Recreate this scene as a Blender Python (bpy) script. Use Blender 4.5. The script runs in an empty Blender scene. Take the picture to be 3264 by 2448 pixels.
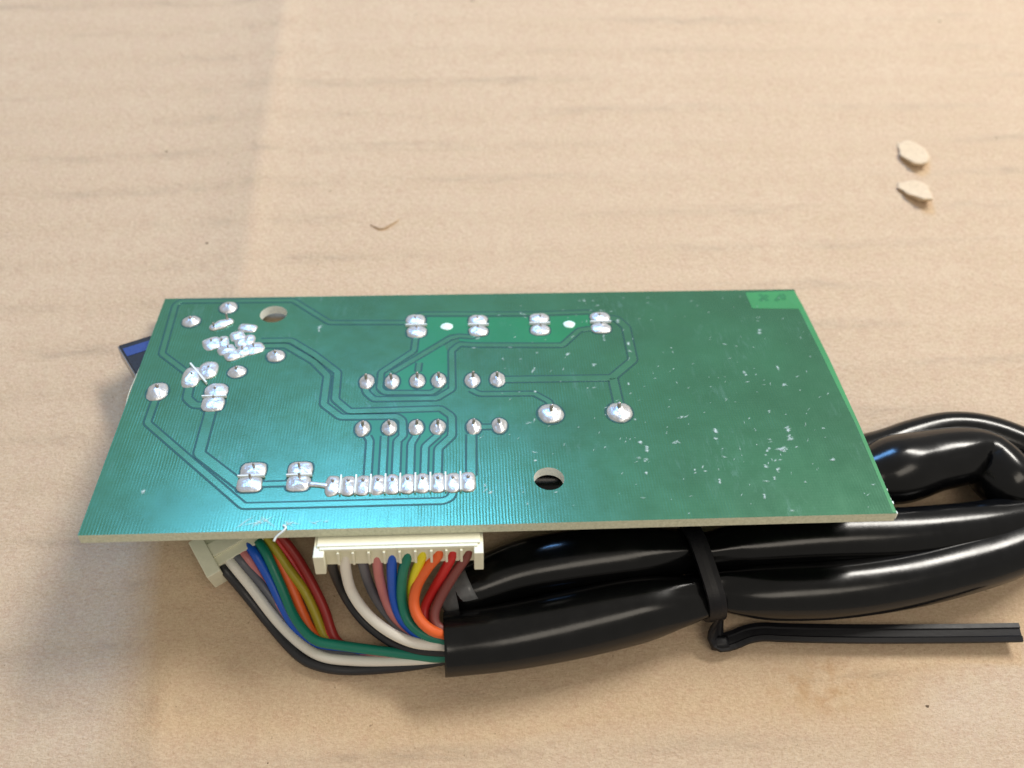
import bpy, bmesh, math, random
from mathutils import Vector, Matrix, noise

# ------------------------------------------------------------------ camera, light, exposure
S = 0.001                      # the scene is measured in millimetres, built in metres
CAM_POS = (-4.56, -80.751, 167.9928)
CAM_AXES = [(0.998563, -0.019621, 0.049871), (-0.040898, -0.880532, 0.472467), (0.034643, -0.473828, -0.880069)]
scene = bpy.context.scene
col = scene.collection
cam_data = bpy.data.cameras.new('camera')
cam = bpy.data.objects.new('camera', cam_data); col.objects.link(cam)
ax = CAM_AXES
cam.matrix_world = Matrix(((ax[0][0], -ax[0][1], -ax[0][2], CAM_POS[0]*S),
                           (ax[1][0], -ax[1][1], -ax[1][2], CAM_POS[1]*S),
                           (ax[2][0], -ax[2][1], -ax[2][2], CAM_POS[2]*S),
                           (0, 0, 0, 1)))
cam_data.sensor_width = 36.0
cam_data.lens = 36.0*0.93
cam_data.clip_start = 0.01
cam_data.clip_end = 20.0
cam_data.dof.use_dof = True
cam_data.dof.focus_distance = 0.163
cam_data.dof.aperture_fstop = 15.0
scene.camera = cam
scene.render.filter_size = 2.0      # the phone's lens is a little soft

world = bpy.data.worlds.new('World'); scene.world = world; world.use_nodes = True
bg = world.node_tree.nodes['Background']
bg.inputs['Color'].default_value = (1.0, 0.94, 0.84, 1)
bg.inputs['Strength'].default_value = 0.40

def area(name, pos, target, sx, sy, power, colour):
    d = bpy.data.lights.new(name, 'AREA'); d.shape = 'RECTANGLE'; d.size = sx; d.size_y = sy
    d.energy = power; d.color = colour
    o = bpy.data.objects.new(name, d); col.objects.link(o)
    o.location = pos
    o.rotation_euler = (Vector(target)-Vector(pos)).to_track_quat('-Z', 'Y').to_euler()
    return o
# ceiling fluorescent fixture above and behind the work surface
area('ceiling_lamp', (0.40, 0.40, 0.62), (0.0, 0.06, 0.0), 0.36, 0.11, 6.0, (1.0, 0.955, 0.88))
# a second, weaker ceiling fixture on the photographer's side
area('ceiling_lamp', (0.26, -0.36, 1.00), (0.0, 0.0, 0.0), 0.60, 0.26, 2.2, (1.0, 0.90, 0.76))
# cool daylight from a window low behind and to the left
area('window_light', (-0.17, 0.98, 0.80), (0.0, 0.0, 0.0), 0.40, 0.28, 10.5, (0.18, 0.47, 1.0))

vs = scene.view_settings
vs.view_transform = 'Standard'; vs.look = 'None'; vs.exposure = 0.0; vs.gamma = 1.0
vs.use_curve_mapping = False

# ---- measured dimensions, millimetres (board features: x along the front edge, y towards the rear)
JOINTS = [(13.34, 57.97, 1.91, 1.93, 0, 0.5), (6.78, 53.64, 1.87, 1.86, 0, 0.5), (24.79, 42.56, 1.83, 1.9, 0, 0.7), (18.28, 38.16, 1.84, 1.76, 0, 0.7), (4.83, 33.05, 2.02, 2.53, 0, 0.7), (42.46, 34.69, 1.5, 2.18, 0, 1.5),
 (47.12, 34.55, 1.5, 2.18, 0, 1.5), (51.77, 34.64, 1.5, 2.18, 0, 1.5), (55.71, 34.66, 1.51, 2.19, 0, 1.5), (61.91, 34.53, 1.51, 2.19, 0, 1.5), (66.57, 34.62, 1.51, 2.19, 0, 1.5), (42.49, 22.31, 1.45, 2.06, 0, 1.3),
 (47.16, 22.36, 1.46, 2.06, 0, 1.3), (51.84, 22.32, 1.46, 2.06, 0, 1.3), (55.69, 22.27, 1.46, 2.06, 0, 1.3), (61.93, 22.15, 1.46, 2.07, 0, 1.3), (66.48, 22.31, 1.47, 2.07, 0, 1.3), (75.72, 25.09, 2.48, 2.68, 0, 1.5),
 (88.08, 25.09, 2.49, 2.69, 0, 1.5)]
PAIRS = [((51.05, 52.86), (51.24, 49.12), 2.09, 1.81, 0), ((63.4, 52.53), (63.42, 49.04), 2.04, 1.68, 0), ((75.67, 52.76), (75.59, 49.11), 2.05, 1.71, 0), ((87.91, 52.81), (87.72, 49.33), 2.11, 1.72, 0),
 ((15.34, 32.84), (15.4, 29.5), 2.19, 2.17, 0), ((25.04, 12.98), (24.9, 9.76), 2.22, 1.82, 0), ((32.85, 12.87), (32.78, 9.8), 2.12, 1.83, 0)]
SLANT_PAIR = [(10.16, 36.85, 1.87, 2.98), (12.89, 38.68, 2.0, 2.58)]
SLANT_BAR = [(9.36, 40.32), (13.33, 34.81)]
OBLONG = [[(10.81, 51.02), (15.03, 53.83)]]
CLUSTER = [(12.12, 46.65, 1.5, 1.63, 28), (14.24, 46.98, 0.89, 1.57, 10), (16.63, 48.75, 1.23, 1.26, 25), (18.2, 51.23, 1.62, 1.06, -14), (17.67, 46.82, 1.06, 1.31, 20), (15.21, 44.65, 1.45, 1.22, 25), (16.63, 42.84, 1.32, 1.2, 28),
 (18.51, 44.04, 1.61, 1.22, 28), (20.47, 44.88, 1.62, 1.42, 30), (19.04, 47.37, 0.98, 1.51, 0)]
ROW = [(38.52, 8.98, 1.2, 2.04), (41.03, 8.94, 1.2, 2.04), (43.46, 8.94, 1.2, 2.04), (45.9, 8.95, 1.21, 2.04), (48.25, 9.0, 1.21, 2.05), (50.78, 9.03, 1.21, 2.05), (53.23, 9.06, 1.21, 2.05), (55.76, 9.08, 1.21, 2.05),
 (58.22, 9.04, 1.21, 2.05), (60.76, 9.11, 1.21, 2.06)]
BRIDGE = [(34.58, 9.52), (37.75, 8.99)]
PEGS = [(57.17, 50.72, 1.28), (81.49, 50.77, 1.29)]
HOLES = [(22.6, 55.71, 2.67), (74.2, 9.48, 2.55)]
TRACES = [(1.0, [(9.17, 38.13), (3.21, 43.92), (2.55, 59.22), (3.31, 60.44), (26.01, 60.18), (33.96, 52.64), (49.36, 52.23)]), (1.1, [(4.94, 31.4), (4.85, 24.99), (24.59, 5.17), (33.31, 5.14), (56.67, 5.16), (57.87, 5.84), (58.21, 6.94)]),
 (1.9, [(15.3, 27.92), (15.3, 17.17), (23.22, 9.84)]), (1.0, [(26.91, 9.8), (31.12, 9.82)]), (1.5, [(10.28, 34.49), (10.47, 31.23), (12.15, 29.35), (13.9, 29.17)]),
 (1.25, [(21.23, 47.26), (27.1, 47.21), (31.88, 43.01), (36.85, 37.59), (37.05, 30.06), (39.87, 26.84), (56.12, 27.07), (58.07, 25.0), (58.12, 20.1), (55.73, 17.04), (55.66, 10.8)]),
 (1.25, [(21.7, 45.69), (26.31, 45.68), (32.11, 40.73), (35.04, 36.66), (35.12, 28.81), (38.41, 25.43), (48.4, 25.25), (49.36, 24.25), (49.62, 20.36), (48.67, 19.18), (48.75, 10.8)]),
 (1.0, [(51.17, 47.97), (50.9, 43.43), (44.96, 37.36), (44.93, 32.78), (45.89, 31.62), (54.47, 31.36), (55.76, 32.68)]),
 (1.1, [(42.3, 32.86), (42.55, 31.77), (44.01, 29.91), (55.39, 29.83), (58.18, 32.25), (58.09, 43.23), (59.67, 45.23), (62.44, 44.85), (79.59, 44.31), (83.39, 48.98), (85.93, 49.45)]),
 (1.0, [(47.09, 37.29), (57.85, 47.17), (59.5, 47.74), (62.21, 47.3), (63.2, 48.26)]), (0.9, [(51.8, 37.3), (51.97, 39.87)]), (1.0, [(61.55, 32.02), (63.18, 30.74), (73.14, 30.59), (75.67, 28.38), (75.91, 27.46)]),
 (1.6, [(68.02, 34.6), (87.96, 34.5), (92.69, 39.51), (92.75, 49.63), (91.28, 52.24), (89.52, 52.77)]), (1.7, [(88.16, 34.4), (88.28, 27.39)]), (1.1, [(43.47, 20.44), (43.97, 19.33), (44.07, 10.96)]),
 (1.1, [(46.42, 20.47), (46.53, 10.88)]), (1.1, [(51.97, 20.53), (51.08, 18.38), (51.13, 10.84)]), (1.1, [(55.71, 20.42), (53.48, 17.7), (53.44, 10.76)]), (1.1, [(65.95, 22.15), (62.45, 22.13)]),
 (1.6, [(61.46, 20.36), (61.28, 10.61)]), (1.0, [(51.11, 54.31), (52.19, 54.94), (74.35, 54.42), (85.83, 54.74), (87.51, 53.27)])]
BARE = [[(51.64, 53.01), (53.6, 53.86), (74.28, 53.31), (86.2, 53.86), (85.63, 49.82), (83.45, 49.52), (79.43, 45.01), (62.23, 45.59), (59.68, 46.2), (59.12, 48.38), (57.76, 48.26), (51.68, 42.66)],
 [(57.37, 42.95), (57.37, 32.96), (54.46, 31.95), (46.13, 32.2), (45.45, 33.17), (45.55, 36.77), (47.21, 36.73), (56.6, 45.22)],
 [(42.45, 25.58), (50.15, 26.5), (56.16, 26.45), (57.58, 24.86), (57.57, 20.36), (55.1, 17.29), (55.01, 10.37), (44.33, 10.73), (44.3, 19.56)], [(119.39, 60.55), (129.91, 60.94), (130.12, 54.69), (119.55, 55.12)]]
EDGESTRIP = [(129.91, 60.94), (130.23, 55.79), (130.64, 39.23), (130.6, 20.31), (130.04, 0.21), (129.44, 0.23), (129.94, 20.33), (129.56, 39.26), (129.08, 55.82)]
FLECKS = [(117.9, 58.97, 0.29, 0.13, 30), (118.82, 57.13, 0.17, 0.1, 30), (108.37, 56.19, 0.24, 0.1, 40), (110.32, 53.9, 0.24, 0.12, 40), (119.64, 51.98, 0.17, 0.12, 0), (119.6, 50.83, 0.29, 0.12, 20), (119.17, 47.63, 0.52, 0.65, 60),
 (111.25, 43.8, 0.65, 0.22, 150), (113.51, 43.02, 0.23, 0.18, 0), (119.93, 36.53, 0.27, 0.84, 80), (119.61, 31.52, 0.75, 0.4, 170), (113.21, 32.53, 0.48, 0.14, 20), (113.28, 34.69, 0.44, 0.52, 120), (116.42, 32.94, 0.2, 0.08, 40),
 (116.09, 31.63, 0.29, 0.1, 10), (106.01, 31.44, 0.17, 0.16, 0), (127.11, 39.44, 0.23, 0.17, 0), (127.36, 28.86, 0.39, 0.12, 50), (115.19, 24.2, 0.3, 0.09, 40), (104.44, 19.88, 0.54, 0.44, 110), (104.19, 17.7, 0.29, 0.12, 20),
 (117.53, 19.76, 0.58, 0.18, 40), (117.27, 18.01, 0.46, 0.54, 150), (117.14, 17.14, 0.54, 0.11, 10), (113.6, 17.54, 0.19, 0.09, 30), (112.36, 14.72, 0.33, 0.45, 60), (115.7, 14.9, 0.74, 0.24, 10), (123.01, 12.14, 0.61, 0.2, 20),
 (111.19, 11.29, 0.2, 0.3, 60), (113.32, 10.54, 0.36, 0.17, 0), (114.02, 12.44, 0.32, 0.14, 20), (124.0, 19.85, 0.17, 0.15, 0), (109.77, 27.16, 0.26, 0.08, 10), (108.75, 45.14, 0.21, 0.11, 10), (106.23, 34.06, 0.13, 0.08, 40),
 (107.96, 33.85, 0.15, 0.08, 0), (114.3, 29.73, 0.15, 0.08, 0), (115.36, 36.32, 0.13, 0.13, 0), (72.46, 54.41, 0.69, 0.19, 150), (72.85, 53.28, 0.59, 0.14, 160), (75.39, 53.59, 0.18, 0.32, 80), (84.38, 58.49, 0.33, 0.24, 0),
 (85.31, 58.46, 0.28, 0.24, 0), (87.18, 58.42, 0.37, 0.14, 0), (88.05, 56.85, 0.37, 0.19, 20), (86.35, 55.18, 0.32, 0.23, 0), (88.42, 55.12, 0.32, 0.23, 0), (90.45, 54.69, 0.32, 0.14, 20), (98.57, 59.1, 0.38, 0.12, 20),
 (98.3, 57.36, 0.33, 0.1, 30), (98.09, 51.69, 0.27, 0.09, 40), (70.47, 47.01, 0.44, 0.13, 40), (69.32, 43.9, 0.18, 0.47, 80), (74.35, 42.05, 0.31, 0.17, 30), (80.31, 41.38, 0.65, 0.46, 50), (79.79, 40.55, 0.35, 0.08, 60),
 (84.98, 38.23, 0.6, 0.37, 20), (73.49, 37.25, 0.64, 0.36, 70), (83.07, 31.7, 0.25, 0.1, 60), (84.24, 31.82, 0.38, 0.15, 10), (90.83, 32.88, 0.25, 0.55, 80), (90.84, 30.06, 0.33, 0.15, 40), (93.64, 31.85, 0.19, 0.1, 30),
 (73.5, 31.2, 0.42, 0.31, 60), (68.06, 37.73, 0.21, 0.08, 0), (63.14, 46.68, 0.66, 0.22, 30), (62.42, 43.92, 0.17, 0.51, 80), (72.23, 23.15, 1.21, 0.13, 30), (75.16, 21.91, 0.32, 0.09, 40), (90.66, 23.16, 0.32, 0.32, 60),
 (89.01, 27.37, 0.21, 0.11, 0), (80.34, 21.46, 0.28, 0.14, 20), (69.59, 18.98, 0.35, 0.08, 60), (63.1, 19.47, 0.51, 0.1, 40), (72.13, 15.61, 0.23, 0.44, 70), (72.18, 13.6, 0.46, 0.33, 20), (90.82, 17.47, 0.4, 0.51, 60),
 (91.63, 16.34, 0.2, 0.34, 60), (89.85, 13.69, 0.39, 0.23, 20), (96.7, 17.01, 0.36, 0.17, 0), (99.09, 23.49, 0.29, 0.25, 40), (100.67, 42.86, 0.2, 0.17, 0), (87.88, 46.0, 0.27, 0.74, 80), (84.22, 51.5, 0.18, 0.11, 20),
 (81.83, 46.88, 0.58, 0.13, 50), (67.33, 30.77, 0.21, 0.11, 20), (70.46, 30.98, 0.21, 0.11, 10), (91.32, 51.68, 0.32, 0.78, 70), (92.48, 44.47, 0.31, 0.73, 75), (92.46, 42.06, 0.26, 0.42, 50), (104.46, 20.02, 0.32, 0.84, 80),
 (104.03, 18.02, 0.44, 0.44, 30), (115.23, 24.52, 0.33, 0.23, 40), (117.36, 19.61, 0.51, 0.84, 60), (117.23, 17.38, 0.7, 0.33, 10), (115.33, 15.03, 0.81, 0.53, 10), (113.54, 17.28, 0.19, 0.38, 60), (112.89, 15.33, 0.31, 0.53, 60),
 (111.83, 13.64, 0.25, 0.26, 40), (112.92, 10.03, 0.43, 0.51, 50), (111.99, 8.22, 0.36, 0.35, 60), (102.61, 7.72, 0.3, 0.55, 80), (109.33, 4.32, 0.3, 0.63, 85), (123.15, 12.21, 0.62, 0.21, 30), (123.72, 19.87, 0.26, 0.22, 0),
 (116.9, 7.25, 0.24, 0.3, 60), (128.19, 6.27, 0.36, 0.2, 20), (91.64, 15.58, 0.43, 0.53, 70), (90.66, 17.35, 0.31, 0.38, 60), (96.76, 17.15, 0.69, 0.27, 10), (99.01, 23.39, 0.97, 0.23, 10), (90.64, 10.15, 0.3, 0.51, 70),
 (90.93, 13.05, 0.49, 0.31, 30), (98.92, 10.49, 0.24, 0.56, 80), (100.7, 10.23, 0.24, 0.3, 70), (111.15, 10.92, 0.24, 0.36, 70), (113.21, 12.32, 0.43, 0.21, 20), (104.62, 13.45, 0.31, 0.37, 70), (113.09, 1.11, 0.23, 0.42, 80),
 (89.32, 4.61, 0.18, 0.38, 85), (110.33, 7.67, 0.18, 0.5, 85), (7.93, 8.53, 0.37, 0.61, 70), (32.18, 50.77, 0.36, 1.18, 80), (26.21, 1.59, 2.61, 0.29, 5), (32.04, 1.19, 1.74, 0.23, 10), (37.09, 1.4, 1.31, 0.17, 5),
 (63.52, 8.18, 0.23, 0.86, 70), (64.4, 6.93, 0.36, 0.61, 60)]
WIRES_PLUG = {'black': [(-26.08, -26.89, 19.54), (-26.08, -30.18, 20.74), (-26.38, -31.61, 18.95), (-26.6, -32.62, 15.97), (-25.81, -34.35, 9.12), (-24.08, -36.83, 6.0), (-21.4, -39.56, 4.5), (-16.88, -42.58, 4.0), (-11.84, -43.96, 5.0),
           (-7.37, -44.47, 5.5)],
 'white': [(-23.87, -26.96, 19.57), (-23.87, -30.25, 20.77), (-24.08, -31.94, 19.75), (-24.33, -33.16, 17.47), (-23.89, -35.42, 12.62), (-21.58, -38.6, 10.5), (-18.0, -41.4, 9.0), (-13.65, -43.29, 8.2), (-8.54, -43.78, 7.5),
           (-6.84, -43.85, 7.0)],
 'grey': [(-21.37, -27.05, 19.6), (-21.37, -30.34, 20.8), (-21.57, -31.75, 18.95), (-21.46, -32.99, 15.85), (-20.75, -34.79, 10.12), (-18.73, -37.52, 7.0), (-15.78, -40.36, 6.0), (-12.29, -42.21, 6.0), (-7.34, -43.36, 6.0)],
 'pink': [(-18.96, -27.13, 19.63), (-18.96, -30.42, 20.83), (-19.11, -31.99, 19.45), (-19.13, -33.9, 15.35), (-18.52, -36.08, 10.0), (-17.15, -38.58, 8.0), (-14.69, -40.77, 7.5), (-11.26, -42.48, 7.0), (-7.32, -43.34, 7.0)],
 'blue': [(-16.56, -27.21, 19.66), (-16.56, -30.5, 20.86), (-16.69, -32.09, 19.55), (-16.98, -33.91, 15.98), (-16.95, -36.52, 10.5), (-15.75, -39.5, 8.5), (-13.18, -41.8, 8.0), (-10.26, -42.87, 7.5), (-7.32, -43.39, 7.2)],
 'green': [(-14.05, -27.29, 19.69), (-14.05, -30.58, 20.89), (-14.28, -32.19, 19.65), (-15.22, -34.11, 16.48), (-15.58, -37.09, 11.5), (-14.57, -40.07, 9.6), (-12.15, -42.07, 9.0), (-9.5, -42.94, 8.2), (-7.31, -43.45, 8.0)],
 'yellow': [(-11.64, -27.37, 19.72), (-11.64, -30.66, 20.92), (-11.96, -32.26, 19.65), (-13.24, -34.02, 15.98), (-13.97, -35.58, 12.12), (-13.64, -37.96, 9.0), (-11.94, -40.78, 8.2), (-9.26, -42.29, 8.0), (-7.06, -43.1, 8.0)],
 'orange': [(-9.02, -27.46, 19.75), (-9.02, -30.75, 20.95), (-9.35, -32.2, 19.98), (-10.91, -33.41, 18.15), (-12.87, -35.35, 14.62), (-13.55, -37.76, 12.8), (-12.75, -40.2, 11.8), (-10.74, -41.95, 10.8), (-8.48, -42.36, 9.5),
            (-6.79, -42.49, 8.5)],
 'red': [(-6.86, -27.53, 19.78), (-6.86, -30.82, 20.97), (-7.19, -32.34, 19.45), (-8.35, -33.54, 16.35), (-10.45, -35.55, 11.62), (-11.89, -37.9, 9.5), (-11.66, -40.25, 9.0), (-9.47, -41.92, 9.0), (-6.79, -42.86, 9.0)],
 'brown': [(-4.28, -27.62, 19.81), (-4.28, -30.91, 21.01), (-4.69, -32.21, 19.58), (-6.67, -34.01, 16.1), (-8.96, -36.59, 12.5), (-10.24, -39.1, 11.0), (-10.03, -40.85, 10.2), (-8.47, -41.9, 9.8), (-6.53, -42.5, 9.5)]}
PLUG_PITCH = [38.92, 41.13, 43.63, 46.04, 48.44, 50.95, 53.36, 55.98, 58.14, 60.72]
PLUG_X = [36.25, 62.93]
WIRES_SECOND = {'black': [(-47.84, -27.68, 6.0), (-46.26, -29.57, 6.0), (-43.18, -32.96, 3.0), (-39.07, -37.78, 1.2), (-35.28, -41.91, 1.0), (-32.12, -44.33, 1.0), (-27.55, -45.65, 1.0), (-22.05, -45.91, 1.0), (-14.47, -45.68, 2.0),
           (-7.4, -45.12, 4.0)],
 'white': [(-46.53, -26.96, 6.5), (-44.83, -28.91, 6.5), (-42.04, -32.11, 4.0), (-37.73, -37.34, 1.8), (-33.46, -41.36, 1.6), (-29.54, -43.65, 1.8), (-24.49, -44.48, 2.0), (-18.22, -44.81, 2.2), (-11.9, -44.98, 3.5),
           (-7.13, -44.85, 5.0)],
 'grey': [(-45.34, -26.19, 6.5), (-43.52, -28.11, 6.5), (-40.41, -31.49, 3.5), (-37.12, -35.76, 1.6), (-34.14, -39.6, 1.2), (-30.74, -42.19, 1.0), (-24.65, -43.14, 1.0), (-17.0, -43.87, 2.0), (-7.14, -44.25, 4.5)],
 'pink': [(-44.39, -25.56, 6.5), (-42.67, -27.65, 6.5), (-40.47, -30.7, 3.5), (-37.64, -34.68, 2.0), (-35.26, -38.03, 1.2), (-31.79, -41.4, 1.0), (-24.67, -42.76, 1.0), (-16.93, -43.72, 3.0), (-7.12, -44.12, 5.0)],
 'blue': [(-42.85, -25.03, 6.8), (-41.18, -27.21, 6.8), (-39.01, -30.78, 4.5), (-36.59, -35.4, 2.6), (-34.39, -38.67, 1.6), (-31.0, -41.47, 1.2), (-24.65, -42.56, 1.2), (-16.93, -43.59, 3.0), (-7.12, -43.87, 5.0)],
 'green': [(-41.03, -24.55, 7.2), (-39.34, -27.07, 7.0), (-36.92, -32.04, 5.0), (-34.89, -36.46, 4.0), (-32.69, -39.57, 4.0), (-30.35, -41.44, 4.0), (-26.83, -42.25, 4.0), (-21.84, -43.11, 4.0), (-14.37, -44.29, 4.0),
           (-10.37, -45.0, 4.5), (-7.14, -45.1, 5.0)],
 'orange': [(-38.93, -23.69, 6.5), (-37.76, -26.79, 6.0), (-36.31, -29.84, 4.6), (-34.97, -32.61, 3.6), (-33.59, -35.77, 2.2), (-31.62, -39.43, 1.2), (-28.75, -41.62, 1.0), (-22.15, -42.6, 1.0), (-14.43, -43.92, 3.0),
            (-7.12, -44.0, 5.0)],
 'olive': [(-40.08, -22.93, 7.5), (-38.74, -24.95, 7.0), (-36.2, -28.54, 5.5), (-33.26, -32.38, 4.0), (-31.38, -35.92, 2.5), (-29.45, -40.11, 1.1), (-26.72, -41.87, 1.0), (-20.88, -42.71, 1.0), (-14.43, -43.92, 3.0),
           (-7.12, -43.87, 5.0)],
 'dark_red': [(-38.89, -21.88, 7.5), (-37.03, -23.92, 7.0), (-34.23, -27.4, 5.5), (-31.65, -31.65, 4.0), (-29.59, -35.75, 2.6), (-27.77, -40.44, 1.2), (-25.2, -42.12, 1.0), (-20.12, -42.84, 1.0), (-14.43, -43.92, 3.0),
              (-7.12, -43.75, 5.0)],
 'red': [(-39.21, -22.23, 7.0), (-37.83, -24.44, 6.6), (-35.39, -27.61, 4.6), (-32.81, -31.84, 3.0), (-30.77, -35.67, 1.5), (-28.57, -40.24, 1.0), (-25.97, -41.95, 0.9), (-20.39, -42.71, 0.9), (-14.43, -43.8, 3.0),
         (-7.12, -43.63, 5.0)]}
SLEEVE_FRONT = [(-8.84, -43.25, 6.0, 5.45), (-7.06, -43.13, 6.0, 5.45), (0.84, -42.31, 6.2, 5.63), (11.51, -40.73, 6.4, 5.82), (22.35, -38.86, 6.6, 5.79), (30.63, -37.36, 6.6, 5.27), (35.15, -36.49, 6.4, 4.66), (38.37, -35.45, 6.2, 4.36),
 (43.05, -35.75, 6.3, 4.76), (51.21, -36.09, 6.4, 5.01), (60.86, -35.79, 6.3, 5.11), (74.15, -34.17, 6.2, 5.15), (88.03, -31.11, 6.2, 5.14), (95.97, -28.36, 6.0, 5.03), (103.89, -24.12, 5.5, 4.43), (107.23, -17.88, 5.6, 4.33),
 (105.48, -13.12, 6.5, 4.19), (101.44, -9.64, 6.4, 3.7), (95.17, -6.28, 6.0, 3.46), (88.71, -5.07, 5.4, 3.3), (81.58, -6.33, 4.8, 3.38), (74.08, -8.69, 4.6, 3.53), (64.76, -11.05, 5.0, 4.2), (56.0, -11.92, 5.0, 4.18),
 (45.97, -10.56, 5.0, 4.18)]
SLEEVE_BACK = [(-6.95, -34.52, 6.5, 3.82), (-3.71, -33.67, 6.5, 4.32), (3.95, -31.02, 6.6, 5.0), (12.22, -29.65, 6.8, 5.35), (23.29, -28.77, 7.0, 5.22), (31.59, -28.59, 7.2, 4.57), (35.44, -28.6, 7.4, 3.92), (37.88, -28.86, 7.6, 3.75),
 (42.63, -28.18, 7.6, 4.09), (52.43, -27.4, 7.6, 4.61), (62.23, -27.09, 7.6, 4.87), (72.15, -26.9, 7.4, 4.98), (82.42, -26.11, 7.0, 4.93), (89.39, -25.29, 6.8, 4.79), (96.32, -24.06, 6.4, 4.57), (101.22, -22.6, 6.3, 4.25),
 (101.56, -19.91, 6.6, 4.62), (98.72, -18.12, 7.2, 5.31), (95.09, -16.67, 7.8, 5.83), (93.23, -14.43, 8.4, 5.67), (92.47, -12.62, 8.2, 5.18), (90.39, -12.09, 8.2, 5.36), (87.41, -12.03, 8.0, 5.53), (82.18, -12.72, 7.8, 5.78),
 (75.04, -14.37, 7.6, 6.35), (68.3, -15.54, 6.8, 5.14), (57.82, -16.26, 7.5, 4.93), (45.93, -16.01, 8.5, 4.72), (32.71, -15.51, 9.0, 4.53), (19.67, -15.17, 9.0, 4.52), (10.58, -14.93, 9.0, 4.51), (4.43, -14.76, 9.0, 4.34)]
GREY_END = [(-8.71, -35.96, 6.0), (-6.94, -35.35, 7.5), (-5.32, -34.61, 8.5), (-3.85, -33.99, 9.0)]
KINK = (92.83, -13.17, 8.2)
MARKS = [[(122.15, 59.9), (122.86, 58.79), (123.39, 57.48)], [(123.84, 59.52), (122.9, 58.68), (121.76, 57.52)], [(125.01, 57.44), (125.95, 58.49), (126.95, 59.77)], [(126.97, 59.88), (127.17, 58.9), (126.72, 57.93)]]
TIE_A = (38.85, -35.46, 6.2)
TIE_B = (38.11, -28.87, 7.6)
TIE_TAIL = [(38.36, -38.88, 7.5), (38.42, -40.77, 4.0), (38.21, -42.54, 2.4), (39.15, -43.52, 1.8), (41.43, -43.13, 1.8), (44.0, -42.31, 2.2), (46.91, -42.0, 2.2), (51.32, -42.3, 2.2), (64.01, -42.9, 2.2), (80.01, -43.36, 2.2),
 (92.5, -43.63, 2.4)]
PLUG2 = [(-52.57, -24.79, 8.5), (-48.15, -30.93, 8.5), (-45.84, -29.4, 8.5), (-39.19, -25.32, 8.5)]
BLACK_PART = [(-6.68, 49.06), (-1.93, 51.65), (-0.9, 39.87)]
CREASE = [(-46.55, 142.2, 0.0), (-47.48, 120.97, 0.0), (-48.34, 101.38, 0.0), (-49.32, 78.92, 0.0), (-50.2, 55.84, 0.0), (-50.37, 40.88, 0.0), (-52.46, 10.66, 0.0), (-54.35, -16.46, 0.0), (-55.2, -30.35, 0.0), (-55.88, -47.09, 0.0),
 (-56.42, -60.17, 0.0), (-56.91, -72.4, 0.0)]
FLAPS = [[(98.68, 71.91, 0.0), (102.2, 72.6, 0.0), (104.84, 69.71, 0.0), (104.51, 66.17, 0.0), (102.51, 63.95, 0.0), (100.23, 64.54, 0.0), (98.33, 67.64, 0.0)],
 [(95.86, 60.03, 0.0), (99.51, 60.67, 0.0), (102.5, 59.54, 0.0), (102.62, 56.56, 0.0), (101.38, 53.36, 0.0), (98.53, 54.46, 0.0), (95.75, 57.72, 0.0)]]
TEAR = [(-24.45, 49.87, 0.0), (-22.2, 48.83, 0.0), (-20.61, 49.57, 0.0), (-18.21, 51.06, 0.0)]
PITS = [(-42.63, 106.45, 0.0), (-33.67, 59.55, 0.0), (-71.91, 73.07, 0.0), (123.17, 73.43, 0.0), (-0.66, 121.01, 0.0), (-37.96, -60.07, 0.0), (-38.7, -38.67, 0.0), (74.04, -55.04, 0.0), (-59.48, 45.89, 0.0), (-14.77, 115.92, 0.0),
 (119.72, 113.3, 0.0)]
PLUG1 = [(37.34, -1.05), (62.95, -1.2)]
BOARD_SIZE = (130.0, 61.436, 1.85)
BOARD_CORNER = (-65.0, -28.866, 24.413)
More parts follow.
